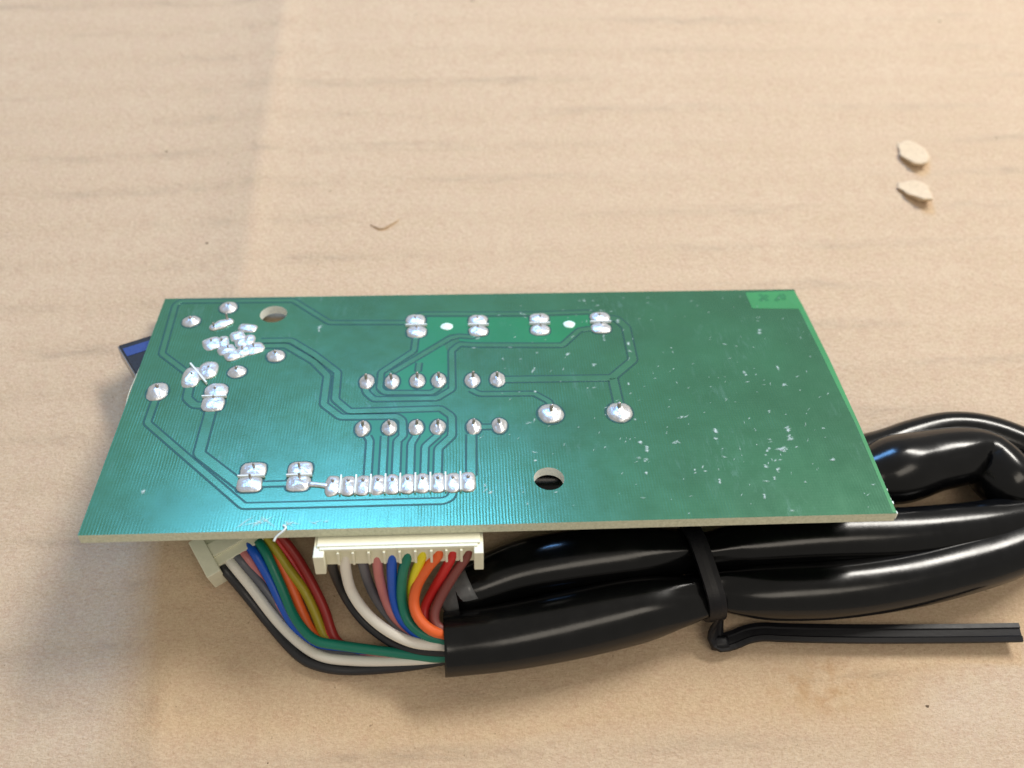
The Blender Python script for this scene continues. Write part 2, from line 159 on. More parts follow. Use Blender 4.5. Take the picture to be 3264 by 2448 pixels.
# ------------------------------------------------------------------ node helpers
class NB:
    def __init__(self, name):
        self.m = bpy.data.materials.new(name); self.m.use_nodes = True
        self.t = self.m.node_tree; self.n = self.t.nodes; self.bsdf = self.n['Principled BSDF']
        self.out = self.n['Material Output']
    def node(self, typ, **kw):
        x = self.n.new(typ)
        for k, v in kw.items():
            if k.startswith('i_'): self.inp(x, k[2:], v)
            else: setattr(x, k, v)
        return x
    def inp(self, x, key, v):
        key = int(key) if key.isdigit() else key.replace('_', ' ')
        s = x.inputs[key]
        if isinstance(v, bpy.types.NodeSocket): self.t.links.new(v, s)
        else: s.default_value = v
    def set(self, **kw):
        for k, v in kw.items(): self.inp(self.bsdf, k, v)
    def coord(self, scale=1000.0, rot=0.0, stretch=(1, 1, 1)):
        c = self.node('ShaderNodeTexCoord')
        mp = self.node('ShaderNodeMapping')
        self.t.links.new(c.outputs['Object'], mp.inputs['Vector'])
        mp.inputs['Scale'].default_value = tuple(scale*s for s in stretch)
        mp.inputs['Rotation'].default_value = (0, 0, rot)
        return mp.outputs['Vector']
    def noise(self, vec, scale, detail=3, rough=.55, dist=0.0):
        x = self.node('ShaderNodeTexNoise', i_Vector=vec, i_Scale=scale, i_Detail=detail, i_Roughness=rough, i_Distortion=dist)
        return x.outputs['Fac']
    def ramp(self, fac, a, b, ca=(0, 0, 0, 1), cb=(1, 1, 1, 1)):
        r = self.node('ShaderNodeValToRGB', i_Fac=fac)
        r.color_ramp.elements[0].position = a; r.color_ramp.elements[1].position = b
        r.color_ramp.elements[0].color = ca; r.color_ramp.elements[1].color = cb
        return r.outputs['Color']
    def mix(self, fac, a, b, mode='MIX'):
        x = self.node('ShaderNodeMix', data_type='RGBA', blend_type=mode)
        for k, v in ((0, fac), (6, a), (7, b)):
            s = x.inputs[k]
            if isinstance(v, bpy.types.NodeSocket): self.t.links.new(v, s)
            else: s.default_value = v
        return x.outputs[2]
    def math(self, op, a, b=0.0, c=None):
        x = self.node('ShaderNodeMath', operation=op)
        for k, v in ((0, a), (1, b)) + (((2, c),) if c is not None else ()):
            if isinstance(v, bpy.types.NodeSocket): self.t.links.new(v, x.inputs[k])
            else: x.inputs[k].default_value = v
        return x.outputs[0]
    def bump(self, h, strength, dist, normal=None):
        x = self.node('ShaderNodeBump', i_Height=h, i_Strength=strength, i_Distance=dist)
        if normal is not None: self.t.links.new(normal, x.inputs['Normal'])
        return x.outputs['Normal']

def rgb(r, g, b): return (r, g, b, 1)

def cardboard_material():
    k = NB('cardboard_paper')
    v = k.coord()
    flat = k.coord(rot=-0.012, stretch=(1, 1, 1))
    base = k.mix(k.ramp(k.noise(v, .035, 3), .35, .65), rgb(.560, .412, .268), rgb(.608, .460, .312))
    blot = k.noise(v, .33, 4, .6)
    base = k.mix(k.ramp(blot, .38, .62), base, rgb(.560, .392, .268))
    fib = k.noise(k.coord(stretch=(.55, 1.1, 1)), 2.4, 5, .7)
    base = k.mix(k.math('MULTIPLY', k.ramp(fib, .36, .64), .75), base, rgb(.71, .56, .39))
    fib2 = k.noise(k.coord(stretch=(1.1, .6, 1)), 3.6, 3, .6)
    base = k.mix(k.math('MULTIPLY', k.ramp(fib2, .50, .70), .46), base, rgb(.44, .30, .18))
    # grey scuffing where the flutes ridge up, in broken streaks
    sep = k.node('ShaderNodeSeparateXYZ', i_Vector=flat)
    wob = k.noise(v, .02, 2)
    y = k.math('ADD', sep.outputs['Y'], k.math('MULTIPLY', wob, 3.0))
    wave = k.math('SINE', k.math('MULTIPLY', y, 2*math.pi/10.2))
    ridge = k.ramp(wave, .40, 1.0)
    brk = k.ramp(k.noise(k.coord(stretch=(.020, .10, 1)), 1.0, 4, .6), .46, .74)
    brk2 = k.ramp(k.noise(k.coord(stretch=(.16, .7, 1)), 1.0, 3, .6), .30, .72)
    st = k.math('MULTIPLY', k.math('MULTIPLY', ridge, brk), brk2)
    base = k.mix(k.math('MULTIPLY', st, .56), base, rgb(.27, .215, .165))
    # a rusty stain and scattered specks
    speck = k.ramp(k.noise(v, 1.15, 2, .5), .735, .79)
    base = k.mix(k.math('MULTIPLY', speck, .55), base, rgb(.20, .13, .08))
    sx = k.node('ShaderNodeSeparateXYZ', i_Vector=v)
    dx = k.math('DIVIDE', k.math('SUBTRACT', sx.outputs['X'], 56.0), 11.0)
    dy = k.math('DIVIDE', k.math('SUBTRACT', sx.outputs['Y'], -51.0), 6.0)
    rr = k.math('ADD', k.math('MULTIPLY', dx, dx), k.math('MULTIPLY', dy, dy))
    spot = k.math('MULTIPLY', k.math('SUBTRACT', 1.0, k.math('MINIMUM', rr, 1.0)), k.ramp(k.noise(v, .35, 3), .42, .66))
    base = k.mix(k.math('MULTIPLY', spot, .45), base, rgb(.42, .22, .08))
    h = k.math('ADD', k.math('MULTIPLY', fib, .6), k.math('MULTIPLY', k.noise(v, .8, 4, .6), .6))
    k.set(Base_Color=base, Roughness=.92, Normal=k.bump(h, .6, .0006))
    k.bsdf.inputs['Specular IOR Level'].default_value = .18
    return k.m

def mask_material(name, colour, hatch, rough, patch=.14, metal=0.0, spec=.95):
    k = NB(name)
    v = k.coord()
    n = k.noise(v, .06, 3)
    c = k.mix(k.ramp(n, .3, .7), rgb(*[x*(1-patch) for x in colour]), rgb(*[x*(1+patch) for x in colour]))
    g = k.noise(v, 3.2, 3, .65)
    c = k.mix(k.math('MULTIPLY', k.ramp(g, .35, .75), .35), c, rgb(colour[0]*1.6+.01, colour[1]*1.18+.005, colour[2]*1.2+.01))
    sep = k.node('ShaderNodeSeparateXYZ', i_Vector=v)
    s = k.math('SINE', k.math('MULTIPLY', k.math('ADD', sep.outputs['X'], k.math('MULTIPLY', k.noise(v, .25, 2), .35)), 2*math.pi/.52))
    s = k.math('MULTIPLY', s, k.math('MULTIPLY', k.ramp(k.noise(k.coord(stretch=(1, .25, 1)), .6, 3), .2, .7), k.ramp(k.noise(v, .028, 1), .36, .62)))
    c = k.mix(k.math('MULTIPLY', k.math('ADD', k.math('MULTIPLY', s, .5), .5), hatch*.24), c, rgb(colour[0]*.55, colour[1]*.62, colour[2]*.62))
    sc = k.ramp(k.noise(k.coord(stretch=(1.7, .40, 1)), .55, 5, .74, .6), .53, .70)
    zone = k.ramp(k.noise(v, .05, 2), .50, .66)
    c = k.mix(k.math('MULTIPLY', k.math('MULTIPLY', sc, zone), .50*max(hatch, .5)), c, rgb(.20, .40, .33))
    wv = k.math('SINE', k.math('MULTIPLY', sep.outputs['Y'], 2*math.pi/.62))
    c = k.mix(k.math('MULTIPLY', k.math('ADD', k.math('MULTIPLY', wv, .5), .5), .10), c, rgb(colour[0]*.5, colour[1]*.6, colour[2]*.6))
    grime = k.noise(v, .22, 5, .65)
    h = k.math('ADD', k.math('MULTIPLY', s, hatch*.5), k.math('MULTIPLY', g, .35))
    r = k.math('ADD', k.math('MULTIPLY', grime, .14), rough-.07)
    k.set(Base_Color=c, Roughness=r, Metallic=metal, Normal=k.bump(h, .30, .00006))
    k.bsdf.inputs['Specular IOR Level'].default_value = spec
    k.bsdf.inputs['IOR'].default_value = 1.65
    return k.m

def plain(name, colour, rough, metal=0.0, bumpy=0.0, scale=2.0, vary=.12, spec=.5):
    k = NB(name)
    v = k.coord()
    n = k.noise(v, scale, 4, .6)
    c = k.mix(k.ramp(n, .3, .7), rgb(*[x*(1-vary) for x in colour]), rgb(*[min(1, x*(1+vary)) for x in colour]))
    k.set(Base_Color=c, Roughness=k.math('ADD', k.math('MULTIPLY', n, .16), rough-.08), Metallic=metal)
    if bumpy: k.set(Normal=k.bump(n, bumpy, .0002))
    k.bsdf.inputs['Specular IOR Level'].default_value = spec
    return k.m

def wire_material(name, colour):
    k = NB(name)
    v = k.coord()
    n = k.noise(v, .45, 4, .6)
    dirt = k.ramp(k.noise(v, .16, 4, .65), .56, .78)
    c = k.mix(k.math('MULTIPLY', dirt, .30), rgb(*colour), rgb(colour[0]*.72, colour[1]*.60, colour[2]*.45))
    k.set(Base_Color=c, Roughness=k.math('ADD', k.math('MULTIPLY', n, .25), .30))
    k.set(Normal=k.bump(n, .15, .0003))
    return k.m

def residue_material():
    k = NB('dried_flux')
    v = k.coord()
    n = k.noise(v, 2.6, 5, .75)
    k.set(Base_Color=rgb(.70, .82, .78), Roughness=.7)
    tr = k.node('ShaderNodeBsdfTransparent')
    fade = k.node('ShaderNodeAttribute', attribute_name='fade')
    soft = k.math('POWER', fade.outputs['Fac'], 1.2)
    mx = k.node('ShaderNodeMixShader', i_Fac=k.math('MULTIPLY', k.math('MULTIPLY', k.ramp(n, .34, .58), soft), .68))
    k.t.links.new(tr.outputs[0], mx.inputs[1]); k.t.links.new(k.bsdf.outputs[0], mx.inputs[2])
    k.t.links.new(mx.outputs[0], k.out.inputs['Surface'])
    return k.m

def laminate_edge_material():
    k = NB('glass_fibre_edge')
    v = k.coord()
    n = k.noise(v, 1.6, 4, .7)
    w = k.noise(k.coord(stretch=(1, 1, 1.5)), 2.6, 2, .6)
    c = k.mix(k.ramp(n, .3, .7), rgb(.50, .52, .37), rgb(.74, .75, .58))
    c = k.mix(k.math('MULTIPLY', k.ramp(w, .45, .65), .4), c, rgb(.74, .76, .62))
    k.set(Base_Color=c, Roughness=.75, Normal=k.bump(w, .5, .0002))
    return k.m

M = {}
M['cardboard'] = cardboard_material()
M['pour'] = mask_material('green_mask_over_copper', (.053, .222, .110), 1.0, .235, metal=.55)
M['trace'] = mask_material('green_mask_over_trace', (.060, .236, .120), 0.0, .235, metal=.55)
M['bare'] = mask_material('green_mask_over_laminate', (.003, .170, .050), 0.0, .34, spec=.45)
M['corner'] = mask_material('light_green_laminate', (.022, .240, .066), 0.0, .42, spec=.45)
M['gap'] = plain('dark_green_gap', (.007, .062, .040), .42, vary=.2)
M['edge'] = laminate_edge_material()
M['solder'] = plain('solder', (.70, .70, .70), .34, metal=.74, bumpy=.8, scale=.9, vary=.10, spec=.7)
M['pin'] = plain('tinned_pin', (.42, .38, .34), .40, metal=.7, bumpy=.2, scale=3, vary=.2)
M['flux'] = residue_material()
M['white_bar'] = plain('pale_resist_bar', (.74, .80, .78), .6, vary=.05)
M['peg'] = plain('white_peg_plastic', (.74, .95, .86), .30, vary=.04)
M['nylon'] = plain('cream_nylon', (.80, .79, .62), .5, bumpy=.12, scale=.8, vary=.04)
M['sleeve'] = plain('black_vinyl_sleeve', (.0030, .0031, .0034), .185, bumpy=.10, scale=.30, vary=.25, spec=.36)
M['liner'] = plain('grey_liner', (.16, .165, .17), .22, bumpy=.1, scale=.6, vary=.15)
M['drilled'] = plain('drilled_glass_fibre', (.86, .88, .80), .8, bumpy=.3, scale=2, vary=.06)
M['mark'] = plain('dark_green_mark', (.012, .170, .050), .5, vary=.3)
M['tie'] = plain('black_nylon_tie', (.006, .006, .008), .42, bumpy=.1, scale=1.2, vary=.2, spec=.28)
M['black_plastic'] = plain('black_moulding', (.012, .012, .014), .30, vary=.2)
M['blue'] = plain('blue_reflection', (.020, .045, .19), .4, vary=.15)  # the window's reflection on the black housing, put in as colour
M['flap'] = M['cardboard']
M['pale_pulp'] = plain('torn_paper_pulp', (.66, .520, .355), .95, bumpy=.6, scale=1.4, vary=.10, spec=.15)
M['speck'] = plain('dark_speck', (.16, .11, .07), .9, vary=.2, spec=.1)
WIRE = {'black': (.018, .018, .022), 'white': (.80, .77, .70), 'grey': (.115, .118, .14), 'pink': (.58, .20, .20),
        'blue': (.008, .10, .58), 'green': (.004, .20, .135), 'yellow': (.83, .72, .02), 'orange': (.86, .145, .03),
        'red': (.60, .022, .022), 'brown': (.23, .062, .055), 'olive': (.42, .34, .02), 'dark_red': (.36, .022, .02)}
MW = {k: wire_material('wire_'+k, c) for k, c in WIRE.items()}

# ------------------------------------------------------------------ mesh helpers
def link(name, me, mat, parent=None, loc=None, smooth=True):
    if mat is not None and len(me.materials) == 0: me.materials.append(mat)
    if smooth:
        for p in me.polygons: p.use_smooth = True
    o = bpy.data.objects.new(name, me); col.objects.link(o)
    if parent is not None: o.parent = parent
    if loc is not None: o.location = loc
    return o

def from_data(name, verts, faces, mat, parent=None, smooth=True, loc=None):
    me = bpy.data.meshes.new(name)
    me.from_pydata([(x*S, y*S, z*S) for x, y, z in verts], [], faces); me.update()
    return link(name, me, mat, parent, loc, smooth)

def from_bm(name, bm, mat, parent=None, smooth=False, bevel=0.0):
    if bevel:
        bmesh.ops.bevel(bm, geom=[e for e in bm.edges], offset=bevel, segments=2, affect='EDGES', profile=.6)
    bmesh.ops.recalc_face_normals(bm, faces=bm.faces)
    for v in bm.verts: v.co *= S
    me = bpy.data.meshes.new(name); bm.to_mesh(me); bm.free()
    o = link(name, me, mat, parent, None, False)
    if smooth:
        for p in me.polygons: p.use_smooth = True
    return o

def box_bm(bm, x0, x1, y0, y1, z0, z1):
    vs = [bm.verts.new(p) for p in ((x0, y0, z0), (x1, y0, z0), (x1, y1, z0), (x0, y1, z0), (x0, y0, z1), (x1, y0, z1), (x1, y1, z1), (x0, y1, z1))]
    for f in ((0, 3, 2, 1), (4, 5, 6, 7), (0, 1, 5, 4), (1, 2, 6, 5), (2, 3, 7, 6), (3, 0, 4, 7)): bm.faces.new([vs[i] for i in f])

def catmull(pts, step):
    """resample a list of tuples with a centripetal-ish Catmull-Rom curve"""
    P = [Vector(p) for p in pts]
    P = [P[0]*2-P[1]] + P + [P[-1]*2-P[-2]]
    out = []
    for i in range(1, len(P)-2):
        p0, p1, p2, p3 = P[i-1:i+3]
        n = max(2, int((p2-p1).length/step))
        for j in range(n):
            t = j/n
            out.append(.5*((2*p1)+(p2-p0)*t+(2*p0-5*p1+4*p2-p3)*t*t+(3*p1-p0-3*p2+p3)*t*t*t))
    out.append(P[-2].copy())
    return out

def frames(C):
    fr = []
    up = Vector((0, 0, 1))
    for i in range(len(C)):
        t = (C[min(i+1, len(C)-1)]-C[max(i-1, 0)]).normalized()
        n = (up-t*up.dot(t))
        n.normalize(); b = t.cross(n)
        fr.append((t, n, b)); up = n*.7 + Vector((0, 0, .3))
    return fr

def sweep(name, C, radius, mat, parent, seg=16, shape=None, open_start=0, cap=True):
    """C: list of Vectors (mm); radius(i) -> (along normal, along binormal)"""
    fr = frames(C)
    rings = []
    def ring(i, k=1.0):
        t, n, b = fr[i]; rn, rb = radius(i); r = []
        for j in range(seg):
            a = 2*math.pi*j/seg
            m = shape(i, a) if shape else 1.0
            r.append(C[i]+n*(math.cos(a)*rn*k*m)+b*(math.sin(a)*rb*k*m))
        return r
    if open_start:
        for i in range(open_start, -1, -1): rings.append(ring(i, .90))
    for i in range(len(C)): rings.append(ring(i))
    verts = [tuple(p) for r in rings for p in r]; faces = []
    for i in range(len(rings)-1):
        for j in range(seg):
            k = (j+1) % seg
            faces.append((i*seg+j, i*seg+k, (i+1)*seg+k, (i+1)*seg+j))
    if cap:
        faces.append(tuple(range(seg-1, -1, -1)))
        faces.append(tuple((len(rings)-1)*seg+j for j in range(seg)))
    o = from_data(name, verts, faces, mat, parent)
    bm = bmesh.new(); bm.from_mesh(o.data); bmesh.ops.recalc_face_normals(bm, faces=bm.faces); bm.to_mesh(o.data); bm.free()
    for p in o.data.polygons: p.use_smooth = True
    return o

def empty(name, label, cat, loc=(0, 0, 0), rot=(0, 0, 0), group=None):
    o = bpy.data.objects.new(name, None); col.objects.link(o)
    o.empty_display_size = .01
    o.location = [c*S for c in loc]; o.rotation_euler = rot
    o['label'] = label; o['category'] = cat
    if group: o['group'] = group
    return o

# ------------------------------------------------------------------ cardboard sheet
CR = [Vector((p[0], p[1])) for p in CREASE]
def crease_d(x, y):
    """signed distance to the fold, negative on its left"""
    p = Vector((x, y)); best = 1e9; sg = 1
    for a, b in zip(CR[:-1], CR[1:]):
        ab = b-a; t = max(0, min(1, (p-a).dot(ab)/ab.dot(ab))); q = a+ab*t; d = (p-q).length
        if d < best:
            best = d; sg = 1 if (ab.x*(p.y-a.y)-ab.y*(p.x-a.x)) > 0 else -1
    return best*sg

def card_height(x, y):
    d = crease_d(x, y)
    h = 1.1*math.exp(-d/4.5) if d > 0 else 1.1-4.2*(1-math.exp(d/17.0))
    h += .075*math.sin(2*math.pi*(y+.012*x)/10.2)
    h += .35*(noise.noise(Vector((x*.012, y*.012, 3.1))))
    return h-.15

def axis(lo, hi, a, b, fine, coarse):
    v = []; x = lo
    while x < hi:
        v.append(x); x += fine if a <= x <= b else coarse
    v.append(hi); return v
xs = axis(-330, 340, -125, 150, 1.5, 8); ys = axis(-230, 340, -70, 128, 1.5, 8)
verts = [(x, y, card_height(x, y)) for y in ys for x in xs]
nx, ny = len(xs), len(ys)
faces = [(j*nx+i, j*nx+i+1, (j+1)*nx+i+1, (j+1)*nx+i) for j in range(ny-1) for i in range(nx-1)]
# skirt and underside give the sheet its thickness
rim = [i for i in range(nx)]+[j*nx+nx-1 for j in range(1, ny)]+[(ny-1)*nx+i for i in range(nx-2, -1, -1)]+[j*nx for j in range(ny-2, 0, -1)]
base = len(verts)
verts += [(verts[i][0], verts[i][1], -9.0) for i in rim]
for a in range(len(rim)):
    b2 = (a+1) % len(rim); faces.append((rim[b2], rim[a], base+a, base+b2))
faces.append(tuple(base+a for a in range(len(rim)-1, -1, -1)))
card = from_data('cardboard', verts, faces, M['cardboard'])
card['kind'] = 'structure'; card['label'] = 'creased brown corrugated cardboard sheet under everything'

random.seed(4)
def torn_flap(outline, lift):
    pts = [Vector(p[:2]) for p in outline]
    c = sum(pts, Vector((0, 0)))/len(pts)
    n = 28; ring = []
    loop = catmull([(p.x, p.y, 0) for p in pts+pts[:1]], .5)[:-1]
    loop = [Vector((c.x+(p.x-c.x)*(1+.16*noise.noise(Vector((p.x*.9, p.y*.9, 7)))), c.y+(p.y-c.y)*(1+.16*noise.noise(Vector((p.x*.9, p.y*.9, 9)))), 0)) for p in loop]
    ylo = min(p.y for p in loop); yhi = max(p.y for p in loop)
    V_, F_ = [], []
    rings = [1.0, .97, .8, .5, .2]
    for kk, sc in enumerate(rings):
        for p in loop:
            q = c+(Vector((p.x, p.y))-c)*sc
            u = (q.y-ylo)/(yhi-ylo)
            z = card_height(q.x, q.y)+.02+lift*max(0, 1-u)**1.25+.10*noise.noise(Vector((q.x*1.1, q.y*1.1, 1)))*(1-u)
            if kk == 0: z -= .10+lift*.10*(1-u)
            V_.append((q.x, q.y, z))
    m = len(loop)
    for r in range(len(rings)-1):
        for j in range(m):
            F_.append((r*m+j, r*m+(j+1) % m, (r+1)*m+(j+1) % m, (r+1)*m+j))
    F_.append(tuple((len(rings)-1)*m+j for j in range(m)))
    # underside
    b0 = len(V_)
    for p in loop:
        q = c+(Vector((p.x, p.y))-c)*.80; u = (q.y-ylo)/(yhi-ylo)
        V_.append((q.x, q.y+.25, card_height(q.x, q.y)-.05))
    for j in range(m): F_.append((j, b0+j, b0+(j+1) % m, (j+1) % m))
    return from_data('torn_flap', V_, F_, M['pale_pulp'], card)
torn_flap(FLAPS[0], 2.0); torn_flap(FLAPS[1], 2.3)
C = catmull([(p[0], p[1], card_height(p[0], p[1])+.12) for p in TEAR], .6)
sweep('torn_fibre', C, lambda i: (.10+.30*math.sin(math.pi*i/(len(C)-1)), .12+.42*math.sin(math.pi*i/(len(C)-1))), M['cardboard'], card, 8)
for p in PITS:
    n = 9; r0 = random.uniform(.16, .32)
    ring = [(p[0]+math.cos(a)*r0*random.uniform(.7, 1.6), p[1]+math.sin(a)*r0*random.uniform(.5, .9), card_height(p[0], p[1])+.03) for a in [2*math.pi*i/n for i in range(n)]]
    top = [(p[0], p[1], card_height(p[0], p[1])+.16)]
    from_data('dirt_speck', ring+top, [(i, (i+1) % n, n) for i in range(n)], M['speck'], card)

# ------------------------------------------------------------------ circuit board
BW, BD, BT = BOARD_SIZE
TILT = math.radians(-20.0)
board = empty('circuit_board', 'green printed circuit board lying solder side up on black cables', 'circuit board', BOARD_CORNER, (TILT, 0, 0))

def substrate():
    cu = bpy.data.curves.new('outline', 'CURVE'); cu.dimensions = '2D'; cu.fill_mode = 'BOTH'; cu.extrude = BT/2*S
    def spline(pts):
        sp = cu.splines.new('POLY'); sp.points.add(len(pts)-1); sp.use_cyclic_u = True
        for q, p in zip(sp.points, pts): q.co = (p[0]*S, p[1]*S, 0, 1)
    spline([(0, 0), (BW*.33, -.03), (BW*.7, .03), (BW, 0), (BW, BD*.5), (BW, BD), (BW*.5, BD), (0, BD), (0, BD*.45)])
    for x, y, r in HOLES: spline([(x+r*math.cos(a), y+r*math.sin(a)) for a in [2*math.pi*i/40 for i in range(40)]])
    tmp = bpy.data.objects.new('outline', cu); col.objects.link(tmp)
    dg = bpy.context.evaluated_depsgraph_get(); dg.update()
    me = bpy.data.meshes.new_from_object(tmp.evaluated_get(dg))
    bpy.data.objects.remove(tmp); bpy.data.curves.remove(cu)
    me.transform(Matrix.Translation((0, 0, -BT/2*S)))
    me.materials.clear(); me.materials.append(M['pour']); me.materials.append(M['edge']); me.materials.append(M['drilled'])
    for p in me.polygons:
        p.use_smooth = False; p.material_index = 0 if abs(p.normal.z) > .5 else 1
        if p.material_index and any(math.hypot(p.center.x/S-x, p.center.y/S-y) < r*1.05 for x, y, r in HOLES): p.material_index = 2
    return link('board_panel', me, None, board, None, False)
panel = substrate()

def flat_poly(name, pts, z, mat, parent):
    n = len(pts); vs_ = [(x, y, z) for x, y in pts]+[(x, y, .004) for x, y in pts]
    fs = [tuple(range(n))]+[(i, n+i, n+(i+1) % n, (i+1) % n) for i in range(n)]
    area2 = sum(pts[i][0]*pts[(i+1) % n][1]-pts[(i+1) % n][0]*pts[i][1] for i in range(n))
    if area2 < 0: fs = [tuple(reversed(f)) for f in fs]
    return from_data(name, vs_, fs, mat, parent, False)
ribbon_later = []
for i, q in enumerate(BARE): flat_poly('bare_patch', q, .02, M['bare'] if i < 3 else M['corner'], board)
for q in MARKS: ribbon_later.append(q)
flat_poly('bare_edge_strip', EDGESTRIP, .016, M['corner'], board)

def offset_line(pts, w):
    """mitred left and right offsets of a polyline"""
    P = [Vector(p) for p in pts]; L, R_ = [], []
    for i, p in enumerate(P):
        d0 = (p-P[i-1]).normalized() if i else (P[1]-p).normalized()
        d1 = (P[i+1]-p).normalized() if i < len(P)-1 else d0
        n0 = Vector((-d0.y, d0.x)); n1 = Vector((-d1.y, d1.x)); m = (n0+n1).normalized(); k = w/max(.5, m.dot(n0))
        L.append(p+m*k); R_.append(p-m*k)
    return L, R_
def soften(pts, r=.45):
    """cut the corners of a polyline a little"""
    P = [Vector(p) for p in pts]; o = [P[0]]
    for i in range(1, len(P)-1):
        a = (P[i-1]-P[i]); b = (P[i+1]-P[i]); d = min(r, a.length*.4, b.length*.4)
        p0 = P[i]+a.normalized()*d; p2 = P[i]+b.normalized()*d
        o += [p0, P[i]*.5+(p0+p2)*.25, p2]
    return o+[P[-1]]
def ribbon(name, pts, w, z, mat, parent, bevel=.06):
    pts = soften(pts); L, R_ = offset_line(pts, w/2); L2, R2 = offset_line(pts, w/2+bevel)
    n = len(pts); V_ = [(*p, z) for p in L]+[(*p, z) for p in R_]+[(*p, .004) for p in L2]+[(*p, .004) for p in R2]
    F_ = []
    for i in range(n-1):
        F_.append((i+1, i, n+i, n+i+1)); F_.append((i, i+1, 2*n+i+1, 2*n+i)); F_.append((n+i+1, n+i, 3*n+i, 3*n+i+1))
    return from_data(name, V_, F_, mat, parent, False)
for w, pts in TRACES:
    t = ribbon('copper_trace', pts, w*.86, .055, M['trace'], board)
    ribbon('isolation_gap', pts, w*.86+.74, .030, M['gap'], t, .02)

for i, q in enumerate(ribbon_later): ribbon('corner_mark', q, .9, .03+.006*i, M['mark'], board, .05)

# solder joints
random.seed(11)
def dome(name, x, y, rx, ry, h, parent, power=2.0, prof=None, rot=0.0, seed=0, mat=None):
    cr, sr = math.cos(math.radians(rot)), math.sin(math.radians(rot))
    prof = prof or [(1.0, 0.0), (.985, .16), (.93, .36), (.80, .58), (.62, .76), (.42, .89), (.20, .97)]
    n = 26; V_, F_ = [], []; rx *= .95; ry *= .95
    for r, z in prof:
        for j in range(n):
            a = 2*math.pi*j/n; c, s = math.cos(a), math.sin(a)
            e = 2.0/power
            ux = math.copysign(abs(c)**e, c); uy = math.copysign(abs(s)**e, s)
            k = 1+.09*noise.noise(Vector((c*1.3+seed, s*1.3, z*2)))+.05*noise.noise(Vector((c*4+seed, s*4, z*3)))
            qx, qy = ux*rx*r*k, uy*ry*r*k
            V_.append((qx*cr-qy*sr, qx*sr+qy*cr, z*h*(1+.30*noise.noise(Vector((c*2*r+seed, s*2*r, 5)))) + .008))
    V_.append((0, 0, h*1.0+.008)); m = len(prof)
    for i in range(m-1):
        for j in range(n): F_.append((i*n+j, i*n+(j+1) % n, (i+1)*n+(j+1) % n, (i+1)*n+j))
    for j in range(n): F_.append(((m-1)*n+j, (m-1)*n+(j+1) % n, m*n))
    return from_data(name, V_, F_, mat or M['solder'], parent, True, (x*S, y*S, 0))

def pin(parent, x, y, z0, z1, r=.27, lean=(0, 0)):
    n = 10; V_, F_ = [], []
    for k, (zz, rr) in enumerate(((z0, r*1.25), (z0+(z1-z0)*.35, r), (z1-.12, r*.95), (z1, r*.55))):
        f = (zz-z0)/(z1-z0)
        for j in range(n):
            a = 2*math.pi*j/n
            V_.append((x+math.cos(a)*rr+lean[0]*f, y+math.sin(a)*rr+lean[1]*f, zz+(.10*math.cos(a) if k == 3 else 0)))
    for k in range(3):
        for j in range(n): F_.append((k*n+j, k*n+(j+1) % n, (k+1)*n+(j+1) % n, (k+1)*n+j))
    F_.append(tuple(3*n+j for j in range(n)))
    return from_data('pin', V_, F_, M['pin'], parent)

def pad_ring(parent, rx, ry, power, grow=.20):
    n = 26; V_ = [(0, 0, .035)]
    for j in range(n):
        a = 2*math.pi*j/n; c, s = math.cos(a), math.sin(a); e = 2.0/power
        V_.append((math.copysign(abs(c)**e, c)*(rx+grow), math.copysign(abs(s)**e, s)*(ry+grow), .034))
    from_data('isolation_ring', V_, [(0, j+1, (j+1) % n+1) for j in range(n)], M['gap'], parent, False)

CONE = [(1.0, 0.0), (.97, .14), (.88, .32), (.72, .50), (.52, .70), (.36, .86), (.20, .97)]
for i, (x, y, rx, ry, rot, ph) in enumerate(JOINTS):
    h = .85 if rx < 2 else 1.1
    big = rx > 2
    j = dome('solder_joint', x, y, rx, ry, h, board, 2.0 if i != 4 else 2.6, CONE, seed=i*3.7)
    pad_ring(j, rx, ry, 2.0)
    pin(j, random.uniform(-.1, .1), random.uniform(.0, .15), h*.55, h+ph*.75, .27 if not big else .34, (random.uniform(-.15, .15), random.uniform(-.05, .25)))
for i, (a, b, rx, ry, rot) in enumerate(PAIRS):
    sq = 2.6 if i < 5 else 3.4
    for k, p in enumerate((a, b)):
        j = dome('solder_joint', p[0], p[1], rx, ry*1.02, .62, board, sq, seed=i*5.1+k)
        pad_ring(j, rx, ry, sq, .16)
        pin(j, random.uniform(-.2, .2), (.55 if k else .1)*ry, .3, 1.0 if i < 5 else 1.5, .22)
    my = (a[1]+b[1])/2; mx = (a[0]+b[0])/2
    bm = bmesh.new(); box_bm(bm, mx-rx*1.0, mx+rx*1.0, my-.13, my+.13, .01, .62)
    from_bm('resist_bar', bm, M['white_bar'], board, bevel=.04)
for i, (x, y, rx, ry) in enumerate(SLANT_PAIR):
    j = dome('solder_joint', x, y, rx, ry, .75, board, 2.7, seed=40+i); pin(j, .1, .3, .4, 1.05, .2)
a, b = [Vector(p) for p in SLANT_BAR]
d = (b-a).normalized(); nrm = Vector((-d.y, d.x))*.16
bm = bmesh.new()
vv = [bm.verts.new((q.x, q.y, z)) for z in (.02, .66) for q in (a-nrm, b-nrm, b+nrm, a+nrm)]
for f in ((0, 3, 2, 1), (4, 5, 6, 7), (0, 1, 5, 4), (1, 2, 6, 5), (2, 3, 7, 6), (3, 0, 4, 7)): bm.faces.new([vv[k] for k in f])
from_bm('resist_bar', bm, M['white_bar'], board, bevel=.04)
